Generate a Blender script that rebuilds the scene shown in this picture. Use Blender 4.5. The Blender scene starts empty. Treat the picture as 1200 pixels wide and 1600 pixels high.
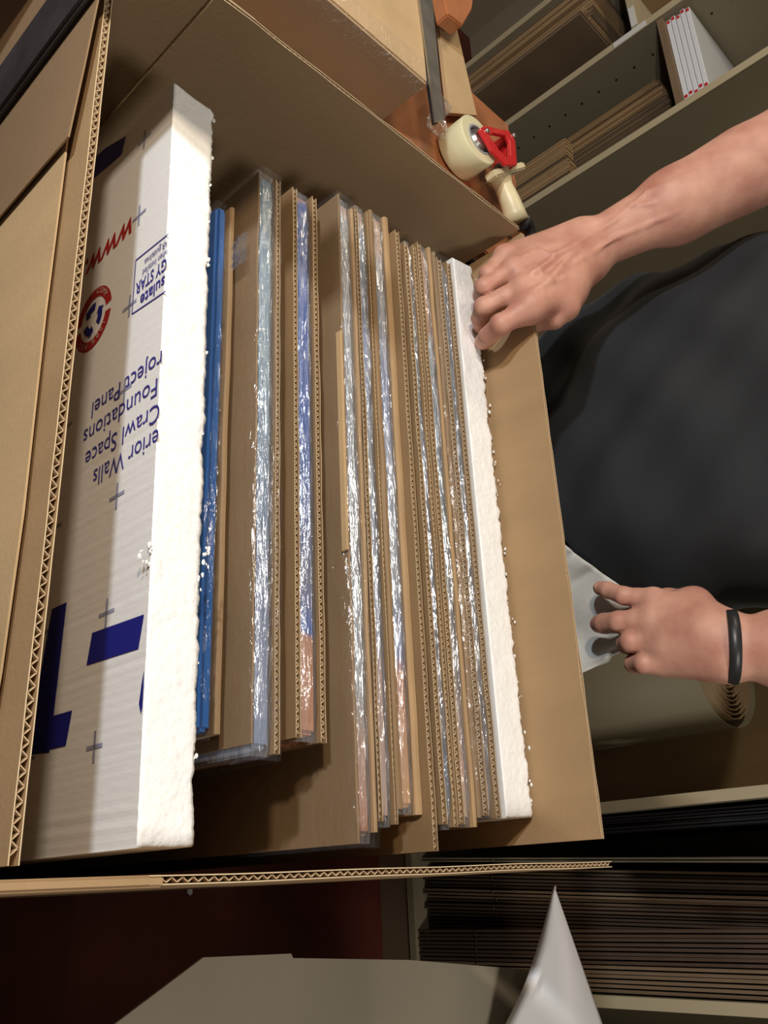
import bpy, bmesh, math, random
import numpy as np
from mathutils import Vector, Matrix, noise

random.seed(7)
col = bpy.context.scene.collection
sc = bpy.context.scene

# ------------------------------------------------------------------ camera
# metres: x to the right of the person-facing view, y away from the camera, z up
S = .46            # size of the working unit the photo was measured in
ZC = 1.458         # camera height
F_ = 1375.
def _n(v): return Vector(v).normalized()
cY = _n((1433, 510, F_)); cZ = -_n((-1550, 655, F_)); cZ = (cZ - cY*cZ.dot(cY)).normalized(); cX = cY.cross(cZ)
R3 = Matrix((cX, cY, cZ))                       # photo axes (right, down, forward) -> world
cam_d = bpy.data.cameras.new('camera'); cam = bpy.data.objects.new('camera', cam_d); col.objects.link(cam)
cam_d.sensor_width = 36; cam_d.lens = 36*F_/1600; cam_d.clip_start = .02
M = R3.copy()
M.col[1] = -M.col[1]; M.col[2] = -M.col[2]
M4 = M.to_4x4(); M4.translation = Vector((0, 0, ZC)); cam.matrix_world = M4
sc.camera = cam

# ------------------------------------------------------------------ world, lamps, exposure
world = bpy.data.worlds.new('world'); sc.world = world; world.use_nodes = True
world.node_tree.nodes['Background'].inputs[0].default_value = (1.0, .92, .80, 1)
world.node_tree.nodes['Background'].inputs[1].default_value = .11
def area(name, loc, target, size, power, color, sy=None):
    d = bpy.data.lights.new(name, 'AREA'); d.energy = power; d.color = color; d.size = size
    if sy: d.shape = 'RECTANGLE'; d.size_y = sy
    o = bpy.data.objects.new(name, d); col.objects.link(o); o.location = loc
    o.rotation_euler = (Vector(target)-Vector(loc)).to_track_quat('-Z', 'Y').to_euler()
    return o
area('ceiling_lamp', (-.70, -.33, 1.98), (-.45, .40, .98), .07, 10.5, (1.0, .82, .62))
area('ceiling_lamp', (-.95, -.83, 2.05), (-.4, .4, 1.0), .08, 21, (.86, .93, 1.0))
area('ceiling_lamp', (-1.9, .75, 2.3), (-1.2, 1.3, .9), .35, 9, (1.0, .86, .66))
area('ceiling_lamp', (.85, .5, 2.15), (.2, .8, .7), .30, 11, (1.0, .93, .84))
sc.view_settings.view_transform = 'Standard'; sc.view_settings.look = 'None'
sc.view_settings.gamma = 1; sc.view_settings.use_curve_mapping = False
sc.view_settings.exposure = 0.0

# ------------------------------------------------------------------ measuring helpers
def hit(px, py, ax, val):
    """point (metres) where the sight line of a photo pixel meets a real plane; val in units"""
    d = R3 @ Vector((px-600, py-800, F_)); t = val/d[ax]
    p = d*t*S; p.z += ZC
    return p
def hz(px, py, z): return hit(px, py, 2, z)
def hy(px, py, y): return hit(px, py, 1, y)
def hx(px, py, x): return hit(px, py, 0, x)
def hm(px, py, ym): return hit(px, py, 1, ym/S)      # plane y in metres
def u(x, y, z): return Vector((x*S, y*S, ZC+z*S))
def uz(z): return ZC+z*S

# ------------------------------------------------------------------ materials
def mat(name, base, rough=.6, metal=0, var=.0, vscale=8, stretch=(1, 1, 1), bump=0, bscale=60, bstretch=None,
        coat=0, sss=0, spec=.5, base2=None, coords='Object', dist=.002, sheen=0):
    m = bpy.data.materials.new(name); m.use_nodes = True
    nt = m.node_tree; b = nt.nodes['Principled BSDF']; L = nt.links.new
    b.inputs['Base Color'].default_value = (*base, 1); b.inputs['Roughness'].default_value = rough
    b.inputs['Metallic'].default_value = metal; b.inputs['Specular IOR Level'].default_value = spec
    b.inputs['Coat Weight'].default_value = coat; b.inputs['Coat Roughness'].default_value = .08
    if sheen: b.inputs['Sheen Weight'].default_value = sheen; b.inputs['Sheen Roughness'].default_value = .4
    if sss:
        b.inputs['Subsurface Weight'].default_value = sss; b.inputs['Subsurface Radius'].default_value = (.012, .004, .002)
        b.inputs['Subsurface Scale'].default_value = 1
    tc = nt.nodes.new('ShaderNodeTexCoord')
    if var:
        mp = nt.nodes.new('ShaderNodeMapping'); mp.inputs['Scale'].default_value = stretch
        nz = nt.nodes.new('ShaderNodeTexNoise'); nz.inputs['Scale'].default_value = vscale; nz.inputs['Detail'].default_value = 5
        L(tc.outputs[coords], mp.inputs[0]); L(mp.outputs[0], nz.inputs['Vector'])
        rp = nt.nodes.new('ShaderNodeValToRGB'); e = rp.color_ramp.elements
        c2 = base2 or tuple(c*(1-var) for c in base)
        c1 = tuple(min(1, c*(1+var*.5)) for c in base)
        e[0].position = .3; e[0].color = (*c2, 1); e[1].position = .7; e[1].color = (*c1, 1)
        L(nz.outputs['Fac'], rp.inputs[0]); L(rp.outputs[0], b.inputs['Base Color'])
    if bump:
        mp2 = nt.nodes.new('ShaderNodeMapping'); mp2.inputs['Scale'].default_value = bstretch or (1, 1, 1)
        n2 = nt.nodes.new('ShaderNodeTexNoise'); n2.inputs['Scale'].default_value = bscale; n2.inputs['Detail'].default_value = 4
        bp = nt.nodes.new('ShaderNodeBump'); bp.inputs['Strength'].default_value = bump; bp.inputs['Distance'].default_value = dist
        L(tc.outputs[coords], mp2.inputs[0]); L(mp2.outputs[0], n2.inputs['Vector']); L(n2.outputs['Fac'], bp.inputs['Height'])
        L(bp.outputs[0], b.inputs['Normal'])
    return m
M_card = mat('kraft_cardboard', (.37, .24, .125), .75, var=.10, vscale=7, stretch=(3, 3, 1), bump=.15, bscale=250, spec=.25)
M_card2 = mat('pale_kraft_cardboard', (.50, .345, .185), .72, var=.10, vscale=6, stretch=(3, 3, 1), bump=.15, bscale=220, spec=.25)
M_cardd = mat('dark_kraft_cardboard', (.19, .13, .08), .78, var=.16, vscale=7, bump=.15, bscale=250, spec=.2)
M_cardshade = mat('shaded_side_kraft', (.30, .21, .12), .78, var=.12, vscale=5, bump=.12, bscale=240, spec=.2)  # darker kraft: shade put into carton sides facing away from the lamps
M_pack = mat('film_dulled_kraft', (.25, .158, .078), .6, var=.14, vscale=8, bump=.15, bscale=220, spec=.35)
M_cardm = mat('brown_kraft_sheet', (.24, .155, .085), .75, var=.12, vscale=6, bump=.12, bscale=240, spec=.25)
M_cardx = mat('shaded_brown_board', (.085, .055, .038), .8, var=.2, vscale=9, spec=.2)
M_flute = mat('fluting_paper', (.52, .38, .23), .8, spec=.2)
M_liner = mat('cut_liner_edge', (.60, .46, .29), .8, spec=.2)
M_foam = mat('white_polystyrene', (.86, .86, .85), .85, bump=.45, bscale=170, spec=.3, dist=.003)
M_face = mat('foam_facer_film', (.80, .79, .77), .5, bump=.18, bscale=90, bstretch=(3, 1, 1), spec=.4, dist=.0015)
M_shelf = mat('melamine_beige', (.30, .26, .175), .55, var=.04, vscale=4, spec=.35)
M_shelfe = mat('melamine_edge_band', (.44, .37, .24), .55, spec=.35)
M_wood = mat('red_stained_plywood', (.44, .165, .07), .28, var=.45, vscale=5, stretch=(1.2, 5, 1), coat=.5, bump=.05, bscale=40)
M_floor = mat('dark_red_painted_floor', (.13, .028, .018), .42, var=.45, vscale=3.5, bump=.1, bscale=18)
M_wall = mat('painted_wall', (.33, .28, .2), .8, var=.05, vscale=2)
M_black = mat('black_plastic', (.018, .018, .02), .4, bump=.1, bscale=90)
M_band = mat('black_vinyl', (.03, .03, .033), .45, var=.3, vscale=30, bump=.2, bscale=60, bstretch=(1, 1, .2))
M_blue = mat('blue_canvas', (.014, .10, .36), .35, var=.25, vscale=9, stretch=(1, 1, 1))
M_navy = mat('navy_print', (.012, .015, .20), .45)
M_text = mat('indigo_print', (.045, .04, .26), .5)
M_grey = mat('grey_blue_print', (.30, .31, .42), .6)
M_redp = mat('red_print', (.38, .02, .02), .5)
M_whp = mat('pale_print', (.6, .5, .46), .6)
M_red = mat('red_enamel', (.55, .015, .02), .3, coat=.6)
M_cream = mat('cream_plastic', (.66, .58, .36), .4, var=.12, vscale=30)
M_tape = mat('clear_tape_roll', (.70, .66, .42), .22, var=.08, vscale=4, stretch=(1, 1, 20), coat=.5, sss=.0)
M_core = mat('grey_card_core', (.32, .33, .34), .6)
M_steel = mat('worn_steel', (.5, .48, .44), .3, metal=.9, var=.3, vscale=30)
M_paper = mat('white_paper', (.84, .84, .86), .7, bump=.05, bscale=20)
M_kpaper = mat('grey_kraft_paper', (.30, .265, .20), .8, var=.12, vscale=5)
M_white = mat('white_coated_board', (.72, .74, .78), .3, coat=.3)
M_skin = mat('skin', (.50, .27, .195), .55, var=.32, vscale=26, base2=(.42, .18, .13), bump=.3, bscale=140, sss=.12, dist=.0012)
M_nail = mat('fingernail', (.52, .28, .21), .3)
M_shirt = mat('black_jersey', (.015, .0165, .019), .85, var=.12, vscale=10, bump=.15, bscale=300, sheen=.12)
M_cloth = mat('white_cotton', (.52, .52, .49), .85, bump=.2, bscale=200)
M_trou = mat('dark_denim', (.02, .022, .03), .85, bump=.2, bscale=300)
M_hair = mat('brown_hair', (.05, .03, .018), .6, bump=.6, bscale=200)
M_label = mat('white_label', (.62, .62, .60), .5)
M_hole = mat('hole_shadow', (.02, .017, .012), .9)
M_zip = mat('clear_blue_grey_plastic', (.16, .18, .22), .2, coat=.5)

def ramp_mat(name, stops, rough=.45):
    m = bpy.data.materials.new(name); m.use_nodes = True; nt = m.node_tree; b = nt.nodes['Principled BSDF']; L = nt.links.new
    tc = nt.nodes.new('ShaderNodeTexCoord'); sp = nt.nodes.new('ShaderNodeSeparateXYZ')
    nz = nt.nodes.new('ShaderNodeTexNoise'); nz.inputs['Scale'].default_value = 40
    ma = nt.nodes.new('ShaderNodeMath'); ma.operation = 'MULTIPLY_ADD'; ma.inputs[1].default_value = .06
    rp = nt.nodes.new('ShaderNodeValToRGB'); cr = rp.color_ramp
    while len(cr.elements) < len(stops): cr.elements.new(.5)
    for e, (p, c) in zip(cr.elements, stops): e.position = p; e.color = (*c, 1)
    L(tc.outputs['Generated'], sp.inputs[0]); L(tc.outputs['Object'], nz.inputs['Vector'])
    L(nz.outputs['Fac'], ma.inputs[0]); L(sp.outputs[0], ma.inputs[2]); L(ma.outputs[0], rp.inputs[0]); L(rp.outputs[0], b.inputs['Base Color'])
    b.inputs['Roughness'].default_value = rough
    return m
def film_mat(name, milk=.20, gloss=.24, sc_=1.0):
    m = bpy.data.materials.new(name); m.use_nodes = True; nt = m.node_tree; nt.nodes.clear(); L = nt.links.new
    out = nt.nodes.new('ShaderNodeOutputMaterial'); tc = nt.nodes.new('ShaderNodeTexCoord')
    def bumpn(scale, st, strength, dist):
        mp = nt.nodes.new('ShaderNodeMapping'); mp.inputs['Scale'].default_value = st
        nz = nt.nodes.new('ShaderNodeTexNoise'); nz.inputs['Scale'].default_value = scale; nz.inputs['Detail'].default_value = 3; nz.inputs['Distortion'].default_value = .6
        bp = nt.nodes.new('ShaderNodeBump'); bp.inputs['Strength'].default_value = strength; bp.inputs['Distance'].default_value = dist
        L(tc.outputs['Object'], mp.inputs[0]); L(mp.outputs[0], nz.inputs['Vector']); L(nz.outputs['Fac'], bp.inputs['Height']); return bp
    b1 = bumpn(75*sc_, (.34, 3.4, 1), 1.0, .005); b2 = bumpn(190*sc_, (.35, 2.2, 1), .55, .0014)
    L(b1.outputs[0], b2.inputs['Normal'])
    tr = nt.nodes.new('ShaderNodeBsdfTransparent'); gl = nt.nodes.new('ShaderNodeBsdfGlossy'); df = nt.nodes.new('ShaderNodeBsdfDiffuse')
    gl.inputs['Roughness'].default_value = .16; gl.inputs[0].default_value = (1, 1, 1, 1)
    df.inputs[0].default_value = (.42, .47, .54, 1)
    L(b2.outputs[0], gl.inputs['Normal']); L(b2.outputs[0], df.inputs['Normal'])
    x1 = nt.nodes.new('ShaderNodeMixShader'); x1.inputs[0].default_value = milk; L(tr.outputs[0], x1.inputs[1]); L(df.outputs[0], x1.inputs[2])
    x2 = nt.nodes.new('ShaderNodeMixShader'); x2.inputs[0].default_value = gloss; L(x1.outputs[0], x2.inputs[1]); L(gl.outputs[0], x2.inputs[2])
    L(x2.outputs[0], out.inputs[0]); return m
M_film = film_mat('stretch_film'); M_thin = film_mat('thin_stretch_film', .03, .035); M_clear = film_mat('clear_packing_tape', .12, .30)

# ------------------------------------------------------------------ object helpers
def link(name, me, m=None, parent=None, smooth=False):
    o = bpy.data.objects.new(name, me); col.objects.link(o)
    if m:
        for k in (m if isinstance(m, (list, tuple)) else [m]): me.materials.append(k)
    if parent: o.parent = parent
    if smooth:
        me.polygons.foreach_set('use_smooth', [True]*len(me.polygons))
    return o
def obj(name, V, Fc, m=None, parent=None, smooth=False):
    me = bpy.data.meshes.new(name); me.from_pydata([tuple(v) for v in V], [], Fc); me.validate(); me.update()
    return link(name, me, m, parent, smooth)
def thing(name, label, cat, group=None, loc=(0, 0, 0)):
    o = bpy.data.objects.new(name, None); col.objects.link(o); o.empty_display_size = .05
    return tag(o, label, cat, group)
def tag(o, label=None, cat=None, group=None, kind=None):
    if label: o['label'] = label
    if cat: o['category'] = cat
    if group: o['group'] = group
    if kind: o['kind'] = kind
    return o
def finish(name, bm, m, parent=None, smooth=False):
    bmesh.ops.recalc_face_normals(bm, faces=bm.faces)
    me = bpy.data.meshes.new(name); bm.to_mesh(me); bm.free(); return link(name, me, m, parent, smooth)
def box(bm, lo, hi, bev=0):
    lo, hi = Vector(lo), Vector(hi)
    vs = [bm.verts.new((x, y, z)) for x in (lo.x, hi.x) for y in (lo.y, hi.y) for z in (lo.z, hi.z)]
    fs = [bm.faces.new([vs[i] for i in f]) for f in ((0, 1, 3, 2), (4, 6, 7, 5), (0, 4, 5, 1), (2, 3, 7, 6), (0, 2, 6, 4), (1, 5, 7, 3))]
    if bev:
        es = list({e for f in fs for e in f.edges}); bmesh.ops.bevel(bm, geom=es, offset=bev, segments=2, affect='EDGES')
    return vs
def boxo(name, lo, hi, m, parent=None, bev=.0008):
    bm = bmesh.new(); box(bm, lo, hi, bev); return finish(name, bm, m, parent)
def prism(name, pts, off, m, parent=None, bev=0):
    """polygon pts extruded by vector off"""
    bm = bmesh.new(); off = Vector(off)
    a = [bm.verts.new(p) for p in pts]; b = [bm.verts.new(Vector(p)+off) for p in pts]; n = len(a)
    bm.faces.new(a); bm.faces.new(b[::-1])
    for i in range(n): bm.faces.new((a[i], a[(i+1) % n], b[(i+1) % n], b[i]))
    if bev: bmesh.ops.bevel(bm, geom=list(bm.edges), offset=bev, segments=2, affect='EDGES')
    return finish(name, bm, m, parent)
def tube(name, pts, r, m, parent=None, seg=14, cap=True, sx=1.0):
    """round tube through pts, r number or list"""
    pts = [Vector(p) for p in pts]; n = len(pts); rr = r if isinstance(r, (list, tuple)) else [r]*n
    V = []; Fc = []; up = None
    for i, p in enumerate(pts):
        t = (pts[min(i+1, n-1)]-pts[max(i-1, 0)]).normalized()
        if up is None: up = t.orthogonal().normalized()
        up = (up-t*up.dot(t)).normalized(); w = t.cross(up)
        for k in range(seg):
            a = 2*math.pi*k/seg; V.append(p+(up*math.cos(a)*sx+w*math.sin(a))*rr[i])
    for i in range(n-1):
        for k in range(seg):
            Fc.append((i*seg+k, i*seg+(k+1) % seg, (i+1)*seg+(k+1) % seg, (i+1)*seg+k))
    if cap: Fc.append(tuple(range(seg))[::-1]); Fc.append(tuple(range((n-1)*seg, n*seg)))
    return obj(name, V, Fc, m, parent, True)

def flute_panel(parent, axis, a0, a1, c0, t, z0, z1, pitch, face, name='panel', wob=0, lin=.0007, inner=None):
    """corrugated board standing on edge. axis 'x': runs along x from a0 to a1, occupying y c0..c0+t;
       two liners (one part) and the fluting ribbon between them (its sub-part)"""
    n = max(2, int((a1-a0)/.02))
    bm = bmesh.new()
    def pt(a, c, z): return (a, c, z) if axis == 'x' else (c, a, z)
    def off(a): return wob*noise.noise(Vector((a*6, c0*30, 1))) if wob else 0
    for s, (q0, q1) in enumerate(((0, lin), (t-lin, t))):
        prev = None
        for i in range(n+1):
            a = a0+(a1-a0)*i/n; o_ = off(a); dz = .0012*noise.noise(Vector((a*25, c0*9, s*3)))
            ring = [bm.verts.new(pt(a, c0+o_+q, z)) for q, z in ((q0, z0), (q1, z0), (q1, z1+dz), (q0, z1+dz))]
            if prev:
                for k in range(4): bm.faces.new((prev[k], prev[(k+1) % 4], ring[(k+1) % 4], ring[k]))
            else: bm.faces.new(ring)
            prev = ring
        bm.faces.new(prev[::-1])
    p = finish(name, bm, [face, M_liner], parent)
    for f in p.data.polygons:
        if abs(f.normal.z) > .6: f.material_index = 1
    V = []; Fc = []; k = 0; a = a0+.001; th = .0004
    pts = []
    while a < a1-.001:
        pts.append((a, k % 2)); a += pitch/2; k += 1
    for a, s in pts:
        cc = c0+off(a)+(lin+th if s == 0 else t-lin-th)
        for q in (-th, th):
            V.append(pt(a+q, cc, z0+.002)); V.append(pt(a+q, cc, z1-.0012))
    for i in range(len(pts)-1):
        b = i*4; Fc += [(b, b+1, b+5, b+4), (b+2, b+6, b+7, b+3), (b+1, b+3, b+7, b+5)]
    obj('fluting', V, Fc, M_flute, p)
    return p

# ================================================================== THE ROOM
Y3 = 3.2
ZF = 0.0
f = boxo('floor', (-3.2, -1.2, -.05), (1.6, 2.25, 0), M_floor, bev=0); tag(f, kind='structure')
w = boxo('wall_back', (-3.2, 2.20, 0), (1.6, 2.25, 2.6), M_wall, bev=0); tag(w, kind='structure')
w = boxo('wall_left', (-3.25, -1.2, 0), (-3.2, 2.25, 2.6), M_wall, bev=0); tag(w, kind='structure')

# ------------------------------------------------------------------ shelving with vertical dividers
sh = thing('shelving_unit', 'beige melamine shelving unit with tall vertical dividers behind the person', 'shelving')
yF, yB = Y3*S, 4.6*S
zT = 1.95
zb = uz(-2.95)
xs_div = [-4.46, -3.83, -3.225, -2.0, -.234, .44, 1.1]
for i, x in enumerate(xs_div):
    d = boxo('divider', (x*S-.009, yF+.002, zb), (x*S+.009, yB, zT), M_shelf, sh, .0005)
    boxo('edge_band', (x*S-.0095, yF-.001, zb), (x*S+.0095, yF+.002, zT), M_shelfe, d, .0004)
boxo('bottom_shelf', (xs_div[0]*S-.01, yF, zb-.018), (xs_div[-1]*S+.01, yB, zb), M_shelf, sh)
boxo('top_shelf', (xs_div[0]*S-.01, yF, zT), (xs_div[-1]*S+.01, yB, zT+.018), M_shelfe, sh)
boxo('back_panel', (xs_div[0]*S-.01, yB, zb-.018), (xs_div[-1]*S+.01, yB+.008, zT+.018), M_shelf, sh)
boxo('kick_board', (xs_div[0]*S-.01, yF+.004, 0), (xs_div[-1]*S+.01, yF+.022, zb-.018), M_cardd, sh)
# peg holes in the divider side
bm = bmesh.new()
for k in range(22):
    for yy in (Y3+.17, 4.35):
        z = -2.2+k*.105
        c = Vector((-3.83*S+.0093, yy*S, uz(z)))
        bmesh.ops.create_cone(bm, cap_ends=True, segments=10, radius1=.003, radius2=.003, depth=.001,
                              matrix=Matrix.Translation(c) @ Matrix.Rotation(math.pi/2, 4, 'Y'))
tag(finish('peg_holes', bm, M_hole, sh), kind='stuff')
boxo('cross_shelf', (-3.83*S+.009, yF+.004, uz(-1.045)), (-3.225*S-.009, yB, uz(-1.012)), M_cardd, sh)
boxo('cross_shelf', (-4.46*S+.009, yF+.004, uz(-1.17)), (-3.83*S-.009, yB, uz(-1.13)), M_shelfe, sh)
boxo('paper_label', (-4.0*S, yF+.001, uz(-1.165)), (-3.87*S, yF+.004, uz(-1.135)), M_label, sh, .0003)
boxo('paper_label', (-3.83*S-.008, yF-.0022, uz(-1.27)), (-3.83*S+.008, yF-.001, uz(-1.09)), M_label, sh, .0003)

# folded cardboard flats standing in the bins
def flat_mesh(w, h, t, seed):
    """a carton folded flat: two boards lying together with a fold bulge and a flap slot"""
    rnd = random.Random(seed); bm = bmesh.new(); g = t*.12
    for s in (0, 1):
        x0 = s*(t/2)+(g if s else 0)
        vs = box(bm, (x0, 0, 0), (x0+t/2-g, w, h*(1-.004*rnd.random()*(s))), 0)
        for v in vs:
            if v.co.y < .001: v.co.y += .002*rnd.random()
    box(bm, (t*.1, -.0012, h*.2), (t*.9, .0005, h*.2+.001), 0)
    me = bpy.data.meshes.new('cardboard_flat'); bmesh.ops.recalc_face_normals(bm, faces=bm.faces); bm.to_mesh(me); bm.free(); return me
ORD = 'first second third fourth fifth sixth seventh eighth ninth tenth eleventh twelfth thirteenth fourteenth fifteenth sixteenth seventeenth eighteenth nineteenth'.split()
def flats(n, x0, x1, y, dy, ztop, dz, w, label, group, m, lean=0, seed=1, gap=.12, dyr=.01):
    rnd = random.Random(seed); t = (x1-x0)/n*S
    ms = []
    for k in range(3):
        me = flat_mesh(w, 1.0, t*(1-gap), seed+k); me.materials.append(m[k % len(m)]); ms.append(me)
    for i in range(n):
        h = uz(ztop+dz*i/max(1, n-1)+rnd.uniform(-.02, .02))-zb
        o = bpy.data.objects.new('cardboard_flat', ms[rnd.randrange(3)]); col.objects.link(o)
        o.location = (x0*S+i*t, (y+dy*i/max(1, n-1))*S+rnd.uniform(0, dyr), zb); o.scale = (1, 1, h)
        le = lean if not isinstance(lean, tuple) else lean[0]+(lean[1]-lean[0])*i/max(1, n-1)
        o.rotation_euler = (0, le+rnd.uniform(-.001, .001), rnd.uniform(-.004, .004))
        tag(o, label if n == 1 else label.replace('#', ORD[i]), 'cardboard flat', group)
flats(15, -3.58, -3.255, 3.30, 0, -1.13, .03, .36, '# flat from the peg hole divider in the tall bundle under the white boxes', 'tall bundle of flats under the white boxes', [M_card, M_cardd, M_pack], seed=3)
flats(9, -3.50, -3.26, 3.215, 0, -1.63, .0, .033, '# short flat from the top in front of the tall bundle, beside the tape gun', 'short flats in front of the tall bundle', [M_card, M_cardd], seed=5, dyr=.002)
flats(13, -4.43, -4.03, 3.22, -.12, -1.32, -.02, .40, '# flat from the photo\'s top in the bin beyond the wooden board', 'flats beyond the wooden board', [M_card, M_cardd], seed=8, dyr=.03)
flats(1, -4.0, -3.965, 3.02, 0, -1.33, 0, .44, 'large dark brown carton flat with its broad side showing, beyond the tape gun', 'broad sided flat', [M_cardd], seed=9)
flats(8, -4.43, -4.2, 3.25, 0, -.55, .05, .30, '# flat on the cross shelf at the top edge of the photo', 'flats on the cross shelf', [M_card, M_cardd], seed=18)
for o in col.objects:
    if o.get('group') == 'flats on the cross shelf':
        o.location.z = uz(-1.13); o.scale.z = .45; o.location.x += .03
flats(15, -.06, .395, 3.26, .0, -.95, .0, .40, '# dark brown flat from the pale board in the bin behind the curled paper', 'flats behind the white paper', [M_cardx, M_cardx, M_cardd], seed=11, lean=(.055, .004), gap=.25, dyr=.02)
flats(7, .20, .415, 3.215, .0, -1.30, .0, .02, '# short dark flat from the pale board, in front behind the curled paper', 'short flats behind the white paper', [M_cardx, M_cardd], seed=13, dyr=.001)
flats(1, -.10, -.08, 3.25, 0, -.85, 0, .42, 'pale flat board leaning between the black boards and the dark flats', 'pale leaning board', [M_shelf], seed=14, lean=.048)
flats(3, -.212, -.15, 3.27, 0, -.9, 0, .40, '# black board from the divider above the pale leaning board', 'black boards', [M_black], seed=15, lean=.01)
flats(3, -1.30, -1.02, 3.25, .1, -1.9, 0, .38, '# low brown flat in the bin behind the gripping hand', 'low flats behind the hand', [M_cardd], seed=21)
# large dark panel behind the cardboard roll
o = boxo('cardboard_sheet', (-.98*S, 4.05*S, zb), (-.26*S, 4.07*S, uz(-.6)), M_card2); tag(o, 'wide dark brown cardboard panel standing behind the roll', 'cardboard')
o = boxo('carton', (-2.95*S, 3.5*S, zb), (-2.35*S, 4.2*S, uz(-2.25)), M_cardd, bev=.003); tag(o, 'dark closed carton at the bottom of the bin beneath the forearm', 'carton')

# roll of single faced corrugated
def roll():
    cx, cy, r0, z0, z1 = -.80*S, 3.66*S, .245*S, zb, uz(-1.52)
    t = thing('corrugated_roll', 'upright beige roll of corrugated paper behind the hand with the wristband', 'roll')
    V = []; Fc = []; turns = 9; n = turns*64
    for i in range(n+1):
        a = 2*math.pi*i/64+1.2; r = .035+(r0-.035)*i/n
        rr = r+.0011*math.sin(i*2.0)
        for z in (z0, z1+.01*math.sin(a*.5)*(1-i/n)): V.append((cx+rr*math.cos(a), cy+rr*math.sin(a), z))
    for i in range(n): Fc.append((2*i, 2*i+2, 2*i+3, 2*i+1))
    o = obj('paper_spiral', V, Fc, M_flute, t)
    md = o.modifiers.new('s', 'SOLIDIFY'); md.thickness = .0012
    V = []; Fc = []
    for i in range(73):
        a = 2*math.pi*i/72
        for z in (z0, z1): V.append((cx+(r0+.016)*math.cos(a), cy+(r0+.016)*math.sin(a), z+(.003*math.sin(a*2) if z == z1 else 0)))
    for i in range(72): Fc.append((2*i, 2*i+2, 2*i+3, 2*i+1))
    o = obj('outer_wrap', V, Fc, M_shelf, t, True); md = o.modifiers.new('s', 'SOLIDIFY'); md.thickness = .0015
roll()

# white flat boxes stacked on the cross shelf
for k in range(5):
    z0 = -1.0+k*.0245
    t = thing('white_box', ['lowest of the five thin white boxes with red ends', 'thin white box second from the bottom of the stack of five', 'middle one of the five thin white boxes', 'thin white box second from the top of the stack of five', 'topmost of the five thin white boxes with red ends'][k], 'box', 'stack of thin white boxes')
    j = random.uniform(-.006, .006)
    boxo('carton_body', (-3.79*S+j, 3.235*S, uz(z0)-.0047), (-3.27*S+j, 3.8*S, uz(z0)+.0055), M_white, t, .001)
    for xx in (-3.775, -3.29): boxo('red_band', (xx*S+j-.004, 3.235*S-.0006, uz(z0)-.003), (xx*S+j+.004, 3.235*S+.001, uz(z0)+.004), M_red, t, 0)

# ================================================================== WORK TABLE ON THE LEFT
zt = uz(-1.15)
t = thing('work_table', 'red stained wooden work table beside the open carton', 'table')
boxo('table_top', (-2.27*S, -.2, zt-.022), (-1.635*S, 1.905*S, zt), M_wood, t, .002)
for x in (-2.22, -1.70):
    for y in (-.15/S, 1.82): boxo('leg', (x*S-.02, y*S-.02, 0), (x*S+.02, y*S+.02, zt-.022), M_wood, t, .002)
# taped box on the table
t = thing('taped_box', 'low pale carton with tape along its edges lying on the wooden table', 'carton')
x1, y1, z1 = -1.84*S, 1.29*S, uz(-.993)
boxo('carton_body', (x1-.40, y1-.62, zt), (x1, y1, z1), M_card2, t, .002)
boxo('side_shade', (x1+.0002, y1-.618, zt+.001), (x1+.0016, y1-.002, z1-.002), M_cardshade, t, 0)  # thin added plate; the unlit side's shade is put into its colour
V = []; Fc = []; n = 60
for i in range(n+1):
    y = y1-.60+.60*i/n; wv = .0018*noise.noise(Vector((y*40, 0, 0)))
    V += [(x1-.035+wv, y, z1+.0006), (x1-.001, y, z1+.0012+abs(wv)), (x1+.0028+abs(wv), y, z1-.001), (x1+.0022, y, z1-.03)]
for i in range(n):
    for k in range(3): b = i*4+k; Fc.append((b, b+1, b+5, b+4))
obj('tape_strip', V, Fc, M_thin, t, True)
# strip of cardboard, steel rule and tape tail lying on it
P = [hz(702, 176, -1.12), hz(745, 180, -1.12), hz(690, -60, -1.12), hz(655+20, -60, -1.12)]
o = prism('cardboard_strip', P, (0, 0, -.006), M_card2); tag(o, 'pale cut cardboard strip ending beside the tape roll', 'cardboard')
o = prism('steel_rule', [hz(680, 190, -.985), hz(694, 188, -.985), hz(670, -60, -.985), hz(648, -60, -.985)], (0, 0, -.002), M_steel); tag(o, 'narrow dark steel rule lying across the low carton', 'rule')
o = prism('steel_rule', [hz(680, 192, -1.0), hz(685, 192, -1.0), hz(651, -60, -1.0), hz(643, -60, -1.0)], (0, 0, -.005), M_black); tag(o, 'black edge bar under the steel rule on the low carton', 'bar')
V = []; Fc = []; n = 26
for i in range(n+1):
    q = i/n; p = hz(684+4*math.sin(q*7)+2*q, 150+62*q, -1.12+.05*math.sin(q*3.1)*(1-q))
    d = Vector((.0, .010+.006*math.sin(q*9)+.012*q, .006*math.sin(q*13)))
    V += [p-d, p+Vector((0, 0, .006*math.cos(q*17))), p+d]
for i in range(n):
    for k in range(2): b = i*3+k; Fc.append((b, b+1, b+4, b+3))
o = obj('tape_tail', V, Fc, M_clear, None, True); tag(o, 'crumpled tail of clear packing tape on the wooden table', 'tape')
# second wooden board at the top edge of the photo
o = prism('wooden_board', [hz(684, -60, -1.05), hz(700, 22, -1.05), hz(723, 40, -1.05), hz(738, 14, -1.05), hz(748, -60, -1.05)], (0, 0, -.022), M_wood, bev=.002)
tag(o, 'orange brown wooden board end beyond the pale strip', 'board')
o2 = boxo('board_stand', (o.data.vertices[0].co.x-.02, o.data.vertices[0].co.y+.04, 0), (o.data.vertices[0].co.x+.02, o.data.vertices[0].co.y+.08, uz(-1.05)-.022), M_wood, o)

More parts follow.
